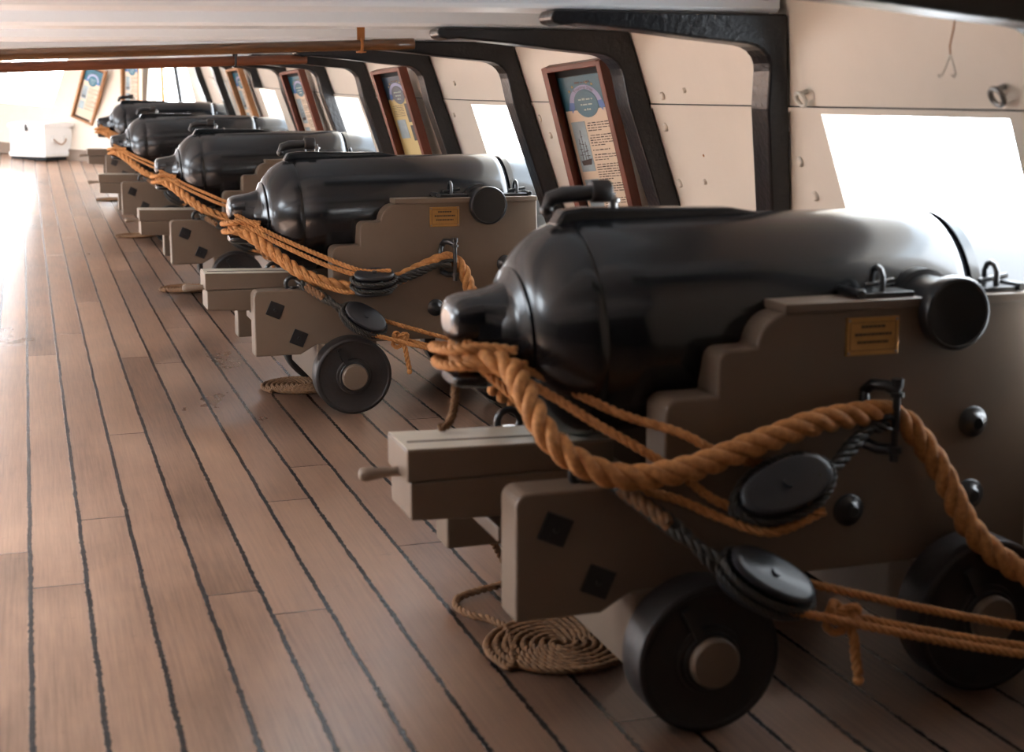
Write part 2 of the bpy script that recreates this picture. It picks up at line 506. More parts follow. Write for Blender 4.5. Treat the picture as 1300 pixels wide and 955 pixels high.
# ------------------------------------------------------------------ gun geometry (canonical: x across the ship, y=0 the bore, z up)
ORGN = (1.75, 0, 0)
def catmull(pts, n=8):
    P = [V(p) for p in pts]; out = []
    for i in range(len(P) - 1):
        p0 = P[i - 1] if i else P[0] * 2 - P[1]; p1 = P[i]; p2 = P[i + 1]
        p3 = P[i + 2] if i + 2 < len(P) else P[-1] * 2 - P[-2]
        for k in range(n):
            t = k / n
            out.append(.5 * ((2 * p1) + (p2 - p0) * t + (2 * p0 - 5 * p1 + 4 * p2 - p3) * t * t + (3 * p1 - p0 - 3 * p2 + p3) * t ** 3))
    out.append(P[-1]); return out
def resample(pts, step):
    L = [0]
    for a, b in zip(pts, pts[1:]): L.append(L[-1] + (b - a).length)
    n = max(2, int(L[-1] / step)); out = []; j = 0
    for k in range(n + 1):
        d = L[-1] * k / n
        while j < len(L) - 2 and L[j + 1] < d: j += 1
        t = (d - L[j]) / max(1e-9, L[j + 1] - L[j])
        out.append(pts[j].lerp(pts[j + 1], min(1, t)))
    return out
def rope(mb, pts, R, pitch=None, strands=3, sides=7, smoothn=8, per=9):
    """laid rope of three strands following the points"""
    pitch = pitch or R * 5.2
    P = resample(catmull(pts, smoothn) if smoothn else [V(p) for p in pts], pitch / per)
    m = len(P); u = None; fr = []
    for i in range(m):
        t = (P[min(i + 1, m - 1)] - P[max(i - 1, 0)]).normalized()
        if u is None: u = t.orthogonal().normalized()
        u = (u - t * u.dot(t)).normalized(); w = t.cross(u); fr.append((u.copy(), w))
    step = sum((P[i + 1] - P[i]).length for i in range(m - 1)) / (m - 1)
    for s in range(strands):
        q = []
        for i in range(m):
            a = 2 * pi * (s / strands + i * step / pitch)
            q.append(P[i] + (fr[i][0] * cos(a) + fr[i][1] * sin(a)) * R * .53)
        mb.tube(q, R * .50, sides)
    return mb

def make_cannon(label):
    t = thing('naval_cannon', (0, 0, 0), label, 'cannon', 'naval guns on truck carriages', org=ORGN)
    # barrel
    ax0 = V((.94, 0, .925)); ax1 = V((2.2, 0, .985)); A = (ax1 - ax0).normalized()
    def c(x): return ax0 + (ax1 - ax0) * ((x - .94) / 1.26)
    prof = [(1.04, .085), (1.052, .112), (1.08, .130), (1.094, .148), (1.102, .168), (1.108, .176), (1.114, .174), (1.122, .190), (1.14, .214), (1.17, .242), (1.20, .262), (1.23, .275), (1.262, .286),
            (1.268, .280), (1.276, .280), (1.282, .287), (1.40, .284), (1.6, .277), (1.8, .268), (2.0, .258), (2.2, .248), (2.30, .242), (2.325, .236),
            (2.335, .226), (2.35, .220), (2.352, .230), (2.38, .230), (2.384, .218), (2.6, .208), (2.9, .192), (3.1, .182), (3.2, .182), (3.24, .196), (3.30, .200), (3.33, .19), (3.34, .11), (3.2, .102), (2.9, .10)]
    mb = MB(); mb.lathe([((x - .94) / A.x, r) for x, r in prof], ax0, A, 72, cap=True)
    # neck (oval) up to the jaws
    def ring(x, hy, zt, zb, n=28, p=2.6):
        cz = (zt + zb) / 2; hz = (zt - zb) / 2; r = []
        for i in range(n):
            a = 2 * pi * i / n; ca, sa = cos(a), sin(a)
            r.append(V((x, hy * abs(ca) ** (2 / p) * (1 if ca >= 0 else -1), cz + hz * abs(sa) ** (2 / p) * (1 if sa >= 0 else -1))))
        return r
    def loft(rs):
        n = len(rs[0]); vs = [p for r in rs for p in r]
        fs = [(k * n + i, k * n + (i + 1) % n, (k + 1) * n + (i + 1) % n, (k + 1) * n + i) for k in range(len(rs) - 1) for i in range(n)]
        mb.add(vs, fs, True); k = len(mb.v) - len(vs)
        for base in (0, (len(rs) - 1) * n):
            mb.f.append(tuple(k + base + i for i in range(n))); mb.sm.append(False)
    loft([ring(1.10, .130, 1.085, .785, p=2.1), ring(1.075, .117, 1.066, .796, p=2.2), ring(1.045, .105, 1.056, .800, p=2.5), ring(1.02, .097, 1.051, .800, p=2.8), ring(.995, .092, 1.048, .800, p=3)])
    # jaws above and below the breeching rope
    loft([ring(1.01, .093, 1.0495, .918, p=3), ring(.965, .084, 1.042, .920, p=3), ring(.948, .076, 1.035, .924, p=3), ring(.938, .064, 1.022, .932, p=2.8), ring(.933, .045, 1.005, .948, p=2.5)])
    loft([ring(1.02, .078, .856, .800, p=3), ring(.955, .072, .853, .804, p=3), ring(.942, .066, .847, .810, p=3), ring(.936, .055, .840, .818, p=3)])
    barrel = mb.build('barrel', M['gun'], t)
    mb = MB(); mb.tube([(.975, 0, .84), (.975, 0, 1.0)], .016, 14)
    mb.build('jaw_pin', M['iron'], barrel)
    # trunnions
    for s, cap in ((-1, .425), (1, .425)):
        mb = MB()
        mb.lathe([(.18, .098), (.265, .098), (.268, .083), (.35, .083)], (2.17, 0, .995), (0, s, 0), 36)
        mb.lathe([(.35, .083), (.382, .083), (.385, .095), (.418, .095), (.423, .092), (.425, .086), (.420, .083)], (2.17, 0, .995), (0, s, 0), 40)
        mb.build('trunnion', M['iron'], barrel, bevel=.002)
    # lock and sight on the breech
    mb = MB(); z0 = c(1.3).z + .27
    mb.prism([(1.22, z0 + .005), (1.24, z0 + .038), (1.30, z0 + .045), (1.72, z0 + .036), (1.80, z0 + .022), (1.86, z0 - .02), (1.22, z0 - .02)], 'y', -.035, .035)
    lk = mb.build('sight_base', M['gun'], barrel, bevel=.008)
    mb = MB(); mb.tube([(1.205, 0, z0 + .045), (1.215, 0, z0 + .068), (1.25, 0, z0 + .078), (1.34, 0, z0 + .082)], [.014, .02, .022, .02], 12)
    mb.ball((1.205, 0, z0 + .04), .018, 12, 8)
    mb.build('lock_arm', M['iron'], lk)
    mb = MB(); mb.lathe([(0, .026), (.005, .03), (.05, .03), (.055, .026)], (1.325, 0, z0 + .085), (1, 0, 0), 20)
    mb.build('lock_hammer', M['tire'], lk)
    mb = MB(); mb.lathe([(0, .012), (.02, .012), (.022, .018), (.03, .018), (.033, .008), (.045, .006)], (1.39, 0, z0 + .035), (0, 0, 1), 14)
    mb.build('lock_post', M['ringi'], lk)
    mb = MB(); mb.lathe([(0, .016), (.06, .016)], (1.3, -.045, z0 - .008), (0, -.9, -.6), 12)
    mb.build('vent_plug', M['iron'], lk)
    # cheeks
    def rc(cx, cz, r, a0, a1, n=7): return [(cx + r * cos(radians(a0 + (a1 - a0) * k / n)), cz + r * sin(radians(a0 + (a1 - a0) * k / n))) for k in range(n + 1)]
    poly = [(1.0, .285)] + rc(1.03, .575, .03, 180, 90, 4) + [(1.385, .605)] + rc(1.42, .775, .035, 180, 90, 5) + [(1.525, .810)]
    poly += rc(1.555, .895, .03, 180, 90, 5) + [(1.615, .925)] + rc(1.715, .925, .085, 178, 92, 7) + [(1.72, 1.010)]
    poly += [(1.72, 1.030), (2.44, 1.030), (2.46, .30), (2.36, .30), (2.30, .33), (2.0, .33), (1.62, .33), (1.30, .33), (1.22, .285)]
    for s in (-1, 1):
        mb = MB(); mb.prism(poly, 'y', s * .245, s * .365)
        ck = mb.build('cheek', M['taupe'], t, bevel=.007)
        mb = MB(); mb.box(1.70, 2.44, s * .238 if s > 0 else s * .375, s * .375 if s > 0 else s * .238, 1.010, 1.034)
        mb.build('cheek_cap', M['taupe'], ck, bevel=.003)
        # cap square strap with lugs
        ya, yb = sorted((s * .262, s * .350))
        for xa, xb, xt in ((1.93, 2.085, 1.925), (2.255, 2.40, 2.405)):
            mb = MB(); mb.box(xa, xb, ya, yb, 1.034, 1.048)
            mb.tube([(xt, ya - .012, 1.047), (xt, yb + .012, 1.047)], .012, 8)
            mb.build('cap_square', M['iron'], ck, bevel=.002)
        for x in (2.0, 2.345):
            mb = MB(); yc = s * .306
            mb.tube([(x, yc - .026, 1.04), (x, yc - .026, 1.085), (x, yc - .016, 1.102), (x, yc, 1.108), (x, yc + .016, 1.102), (x, yc + .026, 1.085), (x, yc + .026, 1.04)], .008, 8)
            mb.tube([(x - .035, yc, 1.06), (x + .05, yc, 1.072)], .008, 8)
            mb.build('staple', M['iron'], ck)
        # square bolt plates turned on edge, and round bolts
        for (x, z) in ((1.10, .512), (1.212, .368)):
            mb = MB(); d = .036
            R = Matrix.Rotation(radians(24), 3, 'Y')
            ps = [V((x, 0, z)) + R @ V((a * d, 0, b * d)) for a, b in ((-1, -1), (1, -1), (1, 1), (-1, 1))]
            mb.prism([(p.x, p.z) for p in ps], 'y', s * .362, s * .372)
            mb.lathe([(0, .009), (.004, .007)], (x, s * .371, z), (0, s, 0), 10)
            mb.build('bolt_plate', M['iron'], ck, bevel=.002)
        for (x, z) in ((1.905, .487), (2.27, .695), (2.27, .497)):
            mb = MB(); mb.lathe([(0, .043), (.006, .043), (.010, .038), (.013, .024), (.026, .021), (.030, .014)], (x, s * .363, z), (0, s, 0), 20)
            mb.build('bolt', M['iron'], ck)
        # shackle holding the breeching
        mb = MB(); yo = s * .365
        mb.tube([(1.94, yo, .80), (1.945, yo + s * .03, .822), (1.965, yo + s * .06, .822), (1.985, yo + s * .075, .81)], .015, 10)
        mb.tube([(1.94, yo, .80), (1.925, yo + s * .025, .78), (1.93, yo + s * .02, .70), (1.94, yo, .665)], .012, 10)
        mb.tube([(1.94, yo, .665), (1.96, yo + s * .04, .655), (1.985, yo + s * .075, .66)], .015, 10)
        mb.tube([(1.985, yo + s * .078, .828), (1.985, yo + s * .078, .64)], .010, 12)
        mb.lathe([(0, .016), (.022, .016)], (1.985, yo + s * .078, .82), (0, 0, 1), 6)
        mb.lathe([(0, .018), (.012, .018)], (1.985, yo + s * .078, .796), (0, 0, 1), 12)
        mb.lathe([(0, .019), (.016, .019)], (1.985, yo + s * .078, .652), (0, 0, 1), 12)
        mb.lathe([(0, .012), (.02, .012)], (1.985, yo + s * .078, .628), (0, 0, 1), 6)
        mb.build('shackle', M['iron'], ck)
        # eyes on top of the rear end
        mb = MB(); mb.tube([(1.20 + .034 * cos(a), s * .30, .628 + .034 * sin(a)) for a in [2 * pi * k / 18 for k in range(18)]], .011, 8, closed=True)
        mb.lathe([(0, .02), (.012, .02)], (1.20, s * .30, .602), (0, 0, 1), 12)
        mb.build('eye_bolt', M['iron'], ck)
        if s < 0:
            mb = MB(); mb.box(1.878, 2.030, -.371, -.363, .892, .990)
            pl = mb.build('plaque', M['brass'], ck, bevel=.002); pl['label'] = 'small engraved brass plate'
            mb = MB()
            for k in range(3 if True else 2):
                zc = .966 - k * .020; hw = (.034, .052, .044)[k]
                x = 1.954 - hw
                random.seed(k + 5)
                while x < 1.954 + hw:
                    l = random.uniform(.004, .011)
                    mb.box(x, x + l, -.3722, -.3708, zc - .0035, zc + .0035); x += l + .0022
            mb.build('engraving', M['engrave'], pl)
            for a, b in ((1.885, .899), (2.023, .899), (1.885, .983), (2.023, .983)):
                mb = MB(); mb.lathe([(0, .004), (.002, .0035)], (a, -.371, b), (0, -1, 0), 8)
                mb.build('screw', M['ringi'], pl)
            mb = MB()
            for a in ((1.885, 2.023, .9045, .906), (1.885, 2.023, .976, .9775)): mb.box(a[0] + .004, a[1] - .004, -.3718, -.3705, a[2], a[3])
            for a in (1.8875, 2.019): mb.box(a, a + .0015, -.3718, -.3705, .905, .977)
            mb.build('plaque_border', M['engrave'], pl)
    # transom, stool bed and axle-trees
    MB().box(1.96, 2.16, -.245, .245, .42, .70).build('transom', M['taupe'], t, bevel=.006)
    MB().box(1.03, 2.0, -.13, .13, .415, .455).build('stool_bed', M['taupe'], t, bevel=.004)
    for x0, x1 in ((1.30, 1.60), (2.10, 2.40)):
        ax = MB().box(x0, x1, -.375, .375, .125, .335).build('axle_tree', M['taupe'], t, bevel=.008)
    # trucks
    for wx, r in ((1.455, .188), (2.25, .205)):
        for s in (-1, 1):
            zc = r
            mb = MB()
            mb.lathe([(.0, r - .012), (.006, r), (.112, r), (.118, r - .010), (.118, r - .016), (.112, r - .020), (.112, .088), (.122, .086), (.122, .072)], (wx, s * .385, zc), (0, s, 0), 56)
            wh = mb.build('truck_wheel', M['tire'], t, bevel=.002)
            mb = MB(); mb.lathe([(.0, .060), (.145, .060), (.150, .064), (.17, .064), (.178, .058)], (wx, s * .36, zc), (0, s, 0), 36)
            mb.build('axle_end', M['taupe'], wh, bevel=.002)
            mb = MB(); mb.lathe([(.118, .072), (.120, .074), (.128, .074), (.130, .070)], (wx, s * .385, zc), (0, s, 0), 36)
            mb.build('washer', M['iron'], wh)
            mb = MB()
            Rm = Matrix.Translation(V((wx, s * .51, zc))) @ Matrix.Rotation(radians(-28), 4, 'Y')
            mb.box(-.012, .012, -.006, .006, .05, .155, Rm)
            mb.build('linch_pin', M['iron'], wh)
    return t

def make_quoin(label):
    t = thing('quoin', (0, 0, 0), label, 'quoin', 'gun quoins with peg handles', org=(1.1, 0, .455))
    mb = MB()
    prof = lambda y0, y1: None
    vs = []; 
    def wedge(x0, x1, zb0, zt0, zb1, zt1, hy0, hy1):
        p = [V((x0, -hy0, zb0)), V((x0, hy0, zb0)), V((x0, hy0, zt0)), V((x0, -hy0, zt0)), V((x1, -hy1, zb1)), V((x1, hy1, zb1)), V((x1, hy1, zt1)), V((x1, -hy1, zt1))]
        mb.add(p, [(0, 1, 2, 3), (7, 6, 5, 4), (0, 3, 7, 4), (1, 5, 6, 2), (3, 2, 6, 7), (0, 4, 5, 1)])
    wedge(.80, 1.36, .585, .668, .585, .655, .105, .10)
    b = mb.build('wedge', M['taupe'], t, bevel=.005)
    mb = MB(); wedge(.808, 1.40, .485, .583, .457, .583, .105, .10)
    mb.build('lower_wedge', M['taupe'], t, bevel=.006)
    mb = MB(); mb.add([(.803, -.102, .6685), (1.358, -.096, .6555), (1.358, .096, .6555), (.803, .102, .6685), (.803, -.102, .6705), (1.358, -.096, .6575), (1.358, .096, .6575), (.803, .102, .6705)],
                      [(0, 1, 2, 3), (7, 6, 5, 4), (0, 4, 5, 1), (1, 5, 6, 2), (2, 6, 7, 3), (3, 7, 4, 0)])
    tp = mb.build('top_face', M['cream'], t); tp['label'] = 'cream top, paler for the light painted into it, with a dark scored line'
    mb = MB(); mb.box(.82, 1.355, -.028, -.022, .6555, .6720); mb.v = [(x, y, z - (x - .82) * .0235 + .0004) for x, y, z in mb.v]
    mb.build('scored_line', M['ink'], tp)
    mb = MB(); mb.lathe([(0, .010), (.004, .017), (.02, .019), (.05, .015), (.08, .012), (.115, .014)], (.70, 0, .588), (1, 0, .02), 16)
    mb.build('handle', M['taupe_end'], t)
    return t

# hull attachment of side tackles and breeching (canonical coordinates)
RINGB = (2.64, -.70, .30)
def make_breeching(label, var):
    t = thing('breeching_rope', (0, 0, 0), label, 'rope', 'thick breeching ropes', org=(1.75, 0, .6))
    if var == 'near':
        right = [(.985, .05, .888), (.965, -.05, .886), (1.00, -.12, .892), (1.045, -.18, .878), (1.05, -.28, .835), (1.075, -.375, .75), (1.145, -.43, .685), (1.255, -.46, .652), (1.41, -.475, .668), (1.57, -.475, .712),
                 (1.75, -.462, .752), (1.93, -.425, .755), (1.985, -.41, .745), (2.04, -.425, .71), (2.115, -.455, .60), (2.2, -.50, .43), (2.34, -.58, .32), (2.62, -.66, .24)]
    else:
        right = [(.985, .05, .888), (.960, -.05, .885), (.99, -.10, .875), (1.07, -.17, .82), (1.15, -.24, .75), (1.25, -.33, .675), (1.373, -.385, .628), (1.485, -.41, .612), (1.65, -.43, .632), (1.80, -.425, .69),
                 (1.92, -.415, .735), (1.985, -.41, .73), (2.03, -.43, .68), (2.07, -.46, .56), (2.16, -.50, .42), (2.34, -.58, .32), (2.62, -.66, .24)]
    left = [(1.0, .12, .882), (1.08, .22, .83), (1.18, .32, .72), (1.32, .40, .64), (1.5, .43, .625), (1.7, .44, .66), (1.93, .43, .74), (1.985, .41, .74), (2.05, .44, .64), (2.2, .5, .42), (2.62, .62, .24)]
    mb = MB(); rope(mb, left[::-1] + right, .033, pitch=.165, per=14, sides=9)
    o = mb.build('thick_rope', M['rope'], t)
    return t

def superdisc(mb, c, ax, n, L, W, th, k=26, p=2.3):
    """oval shell plate: long axis ax, normal n"""
    ax = V(ax).normalized(); n = V(n).normalized(); w = n.cross(ax).normalized(); c = V(c); vs = []
    rings = [(-.5, .82), (-.42, .95), (0, 1), (.42, .95), (.5, .82)]
    for t_, s_ in rings:
        for i in range(k):
            a = 2 * pi * i / k; ca, sa = cos(a), sin(a)
            vs.append(c + n * t_ * th + ax * (L / 2 * s_ * abs(ca) ** (2 / p) * (1 if ca >= 0 else -1)) + w * (W / 2 * s_ * abs(sa) ** (2 / p) * (1 if sa >= 0 else -1)))
    fs = [(r * k + i, r * k + (i + 1) % k, (r + 1) * k + (i + 1) % k, (r + 1) * k + i) for r in range(4) for i in range(k)]
    fs += [tuple(range(k))[::-1], tuple(4 * k + i for i in range(k))]
    mb.add(vs, fs, True)

def make_block(parent, c, ax, n, L=.19, W=.12, T=.10, sheaves=2):
    ax = V(ax).normalized(); n = V(n).normalized(); w = n.cross(ax).normalized(); n = ax.cross(w) * -1
    n = n.normalized(); c = V(c)
    mb = MB(); pl = sheaves + 1; th = T / (pl + sheaves * .9)
    pos = [(-T / 2 + th / 2) + i * (T - th) / sheaves for i in range(pl)]
    for q in pos: superdisc(mb, c + n * q, ax, n, L, W, th)
    for s in (-1, 1):
        mb.tube([c + ax * s * L * .40 + n * (-T * .4), c + ax * s * L * .40 + n * (T * .4)], W * .13, 10)
    blk = mb.build('block', M['block'], parent)
    mb = MB()
    for i in range(sheaves):
        q = (pos[i] + pos[i + 1]) / 2
        mb.lathe([(-th * .42, W * .40), (-th * .1, W * .34), (th * .1, W * .34), (th * .42, W * .40)], c + n * q, n, 22)
    mb.build('sheave', M['iron'], blk)
    mb = MB(); mb.lathe([(-T / 2 - .006, .012), (T / 2 + .006, .012)], c, n, 12); mb.build('pin', M['block'], blk)
    return blk, ax, w, n

def strop(mb, c, ax, w, L, W, R, tail=None, off=V((0, 0, 0))):
    pts = []
    for k in range(28):
        a = 2 * pi * k / 28
        pts.append(V(c) + off + V(ax) * (L / 2 + R * .8) * cos(a) + V(w) * (W / 2 + R * .8) * sin(a))
    pts.append(pts[0])
    rope(mb, pts, R, smoothn=4, per=8, sides=6)
    if tail: rope(mb, tail, R, per=8, sides=6)

def knot(mb, c, R, s=1.0, M3=None):
    c = V(c); pts = []
    for k in range(37):
        a = 2 * pi * k / 36
        p = V((sin(a) + 2 * sin(2 * a), sin(3 * a) * 1.1, cos(a) - 2 * cos(2 * a))) * (.0125 * s)
        if M3 is not None: p = M3 @ p
        pts.append(c + p)
    rope(mb, pts, R, smoothn=3, per=8, sides=6)

def make_upper_tackle(label, var):
    t = thing('gun_tackle', (0, 0, 0), label, 'block and tackle', 'upper tackles beside the cannons', org=(1.6, -.5, .6))
    if var == 'near':
        c = (1.63, -.515, .60); ax = V((1, .05, .32)).normalized(); n = V((.1, -.75, .7)); L = .25; W = .13
        eye = (1.93, -.435, .735)
    else:
        c = (1.56, -.50, .645); ax = V((1, .04, .03)).normalized(); n = V((0, -.35, 1)); L = .20; W = .125
        eye = (1.93, -.435, .72)
    blk, ax, w, n = make_block(t, c, ax, n, L, W, .105)
    mb = MB(); cc = V(c)
    e = cc + ax * (L / 2 + .015)
    for o in (-.018, .018):
        strop(mb, c, ax, w, L, W, .011, off=n * o)
    rope(mb, [cc + ax * (L * .3) + n * .045 + w * .01, e + n * .01, e.lerp(V(eye), .4) + V((0, 0, -.008)), e.lerp(V(eye), .75), V(eye)], .017, per=8, sides=6)
    rope(mb, [cc + ax * (L * .3) - n * .045 - w * .01, e - n * .008, e.lerp(V(eye), .4) + V((0, 0, .010)), e.lerp(V(eye), .8), V(eye) + V((.03, -.02, -.01))], .015, per=8, sides=6)
    mb.build('strop', M['tar'], t)
    # hook on the shackle
    mb = MB(); mb.tube([V(eye) + V((-.03, 0, 0)), V(eye) + V((.0, -.012, .008)), V(eye) + V((.035, -.012, .012)), V(eye) + V((.055, .0, .004)), V(eye) + V((.05, .018, -.004)), V(eye) + V((.03, .02, -.006))], .009, 8)
    mb.build('hook', M['iron'], t)
    r = .0125
    if var == 'near':
        falls = [[(.965, -.06, .93), (1.04, -.12, .89), (1.119, -.16, .858), (1.21, -.22, .81), (1.298, -.31, .768), (1.41, -.40, .735), (1.50, -.44, .685), (1.60, -.46, .655)],
                 [(.965, -.06, .885), (1.05, -.15, .86), (1.148, -.22, .805), (1.236, -.31, .745), (1.31, -.37, .70), (1.40, -.42, .64), (1.48, -.47, .575), (1.59, -.53, .550), (1.69, -.55, .575)],
                 [(.965, -.04, .90), (1.06, -.17, .80), (1.15, -.25, .70), (1.25, -.36, .62), (1.38, -.45, .585), (1.47, -.50, .545), (1.58, -.56, .515), (1.72, -.56, .555)]]
    else:
        falls = [[(.962, -.07, .955), (1.05, -.14, .905), (1.139, -.21, .855), (1.31, -.34, .776), (1.448, -.45, .718), (1.53, -.49, .697), (1.64, -.52, .70)],
                 [(.962, -.07, .93), (1.04, -.15, .885), (1.139, -.23, .825), (1.30, -.36, .745), (1.43, -.45, .695), (1.53, -.50, .672), (1.60, -.52, .672)],
                 [(.962, -.07, .885), (1.04, -.15, .84), (1.14, -.26, .755), (1.29, -.39, .650), (1.42, -.47, .600), (1.52, -.50, .610), (1.64, -.52, .642)]]
    for f in falls:
        mb = MB(); rope(mb, f, r, per=8, sides=6); mb.build('fall', M['rope'], t)
    # turn of rope round the jaws
    mb = MB(); rope(mb, [(1.07, -.16, .915), (1.00, -.125, .922), (.935, -.095, .915), (.912, 0, .905), (.925, .09, .895), (1.0, .12, .885)], .0145, per=8, sides=6)
    rope(mb, [(1.09, -.18, .88), (1.02, -.135, .882), (.945, -.105, .875), (.915, -.02, .866), (.93, .08, .86), (1.0, .11, .855)], .0145, per=8, sides=6)
    mb.build('turns', M['rope'], t)
    return t

def make_lower_tackle(label, var):
    t = thing('side_tackle', (0, 0, 0), label, 'block and tackle', 'side tackles hooked to the carriage ends', org=(1.5, -.55, .4))
    if var == 'near':
        c = V((1.545, -.60, .405)); ax = V((1, -.12, -.52)).normalized(); L = .24; W = .135; n = V((.35, -.55, .75))
    else:
        c = V((1.50, -.52, .465)); ax = V((1, -.15, -.60)).normalized(); L = .22; W = .13; n = V((.25, -.75, .6))
    blk, ax, w, n = make_block(t, c, ax, n, L, W, .085, 2)
    mb = MB(); a = c - ax * (L / 2 + .01)
    for o in (-.012, .012): strop(mb, c, ax, w, L, W, .010, off=n * o)
    E = V((1.225, -.31, .635))
    rope(mb, [c + n * .05 + ax * .06, c + n * .055 - ax * .02, a + n * .02, a.lerp(E, .35) + V((0, -.02, .01)), a.lerp(E, .7) + V((0, -.03, .01)), E + V((.01, -.03, .0))], .017, per=8, sides=6)
    rope(mb, [a - n * .01, a.lerp(E, .4) + V((0, -.045, -.012)), a.lerp(E, .75) + V((0, -.05, -.01)), E + V((.0, -.05, -.01))], .014, per=8, sides=6)
    mb.build('strop', M['tar'], t)
    mb = MB(); q = a.lerp(E, .45); q2 = a.lerp(E, .85)
    rope(mb, [q + V((0, -.045, .0)), q2 + V((0, -.05, .0))], .021, strands=4, per=8, sides=6); mb.build('seizing', M['rope_old'], t)
    mb = MB(); mb.tube([E + V((.03, -.045, -.015)), E + V((0, -.035, .0)), E + V((-.01, -.01, .012)), E + V((0, .012, .0)), E + V((.01, .01, -.02))], .010, 8); mb.build('hook', M['iron'], t)
    # far block at the ship's side
    c2 = V((2.50, -.80, .17)) if var == 'near' else V((2.46, -.78, .20)); d = (c2 - c).normalized()
    b2, ax2, w2, n2 = make_block(t, c2, d, V((.2, -.5, .85)), .17, .11, .075, 2)
    mb = MB(); strop(mb, c2, ax2, w2, .17, .11, .010)
    mb.tube([c2 + d * .10, V((2.66, -.80, .18))], .011, 8)
    mb.build('strop', M['tar'], t)
    r = .0115
    st = c + ax * (L * .25)
    ends = [c2 - d * .06 + w2 * .045, c2 - d * .06 - w2 * .045, c2 - d * .06 + n2 * .01]
    starts = [st + w * .05, st - w * .055, c + ax * (L / 2 + .055)]
    if starts[0].z < starts[1].z: starts[0], starts[1] = starts[1], starts[0]
    if ends[0].z < ends[1].z: ends[0], ends[1] = ends[1], ends[0]
    for a_, b_ in zip(starts, ends):
        m_ = a_.lerp(b_, .5) + V((0, 0, -.012))
        mb = MB(); rope(mb, [a_, a_.lerp(b_, .25) + V((0, 0, -.008)), m_, a_.lerp(b_, .75) + V((0, 0, -.008)), b_], r, per=8, sides=6); mb.build('fall', M['rope'], t)
    kc = c + ax * (L / 2 + .085) + V((0, -.01, 0))
    mb = MB(); knot(mb, kc, r, 1.0, Matrix.Rotation(.5, 3, 'Y')); knot(mb, kc + V((.02, -.015, .008)), r, .7, Matrix.Rotation(1.6, 3, 'Y') @ Matrix.Rotation(.7, 3, 'X'))
    rope(mb, [kc + V((.01, -.02, 0)), kc + V((.025, -.03, -.04)), kc + V((.035, -.025, -.09)), kc + V((.045, -.025, -.14))], r * 1.15, per=8, sides=6)
    mb.ball(kc + V((.046, -.025, -.155)), .014, 10, 8)
    mb.build('knot', M['rope'], t)
    return t

def make_coil(label, tail):
    t = thing('rope_coil', (0, 0, 0), label, 'rope coil', 'flat rope coils on the deck', org=(1.30, .12, 0))
    cx, cy = 1.30, .12
    pts = []; turns = 7.6; R0 = .018; dr = .0262
    N_ = int(turns * 22)
    for k in range(N_ + 1):
        a = 2 * pi * k / 22; r = R0 + dr * a / (2 * pi)
        pts.append(V((cx + r * cos(a), cy + r * sin(a) * .98, .0135)))
    if tail:
        a = 2 * pi * turns; r = R0 + dr * turns
        # lead away from the coil, loop over the deck and up behind the quoin
        pts += [V(p) for p in [(1.19, .30, .015), (1.12, .42, .015), (1.10, .50, .015), (1.13, .58, .015), (1.22, .62, .018), (1.31, .66, .016), (1.345, .72, .02), (1.33, .76, .06), (1.27, .70, .16), (1.2, .58, .26), (1.15, .42, .36), (1.10, .22, .44)]]
    mb = MB(); rope(mb, pts, .0125, pitch=.07, per=7, sides=6, smoothn=2 if tail else 1)
    mb.build('coiled_rope', M['rope_old'], t)
    return t

def make_lanyard(label):
    t = thing('hanging_lanyard', (0, 0, 0), label, 'rope', 'short ropes hanging from the cannon jaws', org=(.95, .05, .8))
    mb = MB(); rope(mb, [(.985, .06, .87), (.975, .07, .83), (.978, .075, .77), (.972, .08, .71), (.95, .07, .682), (.93, .05, .6855)], .0125, pitch=.05, per=7, sides=6)
    mb.build('hanging_rope', M['rope_old'], t)
    return t

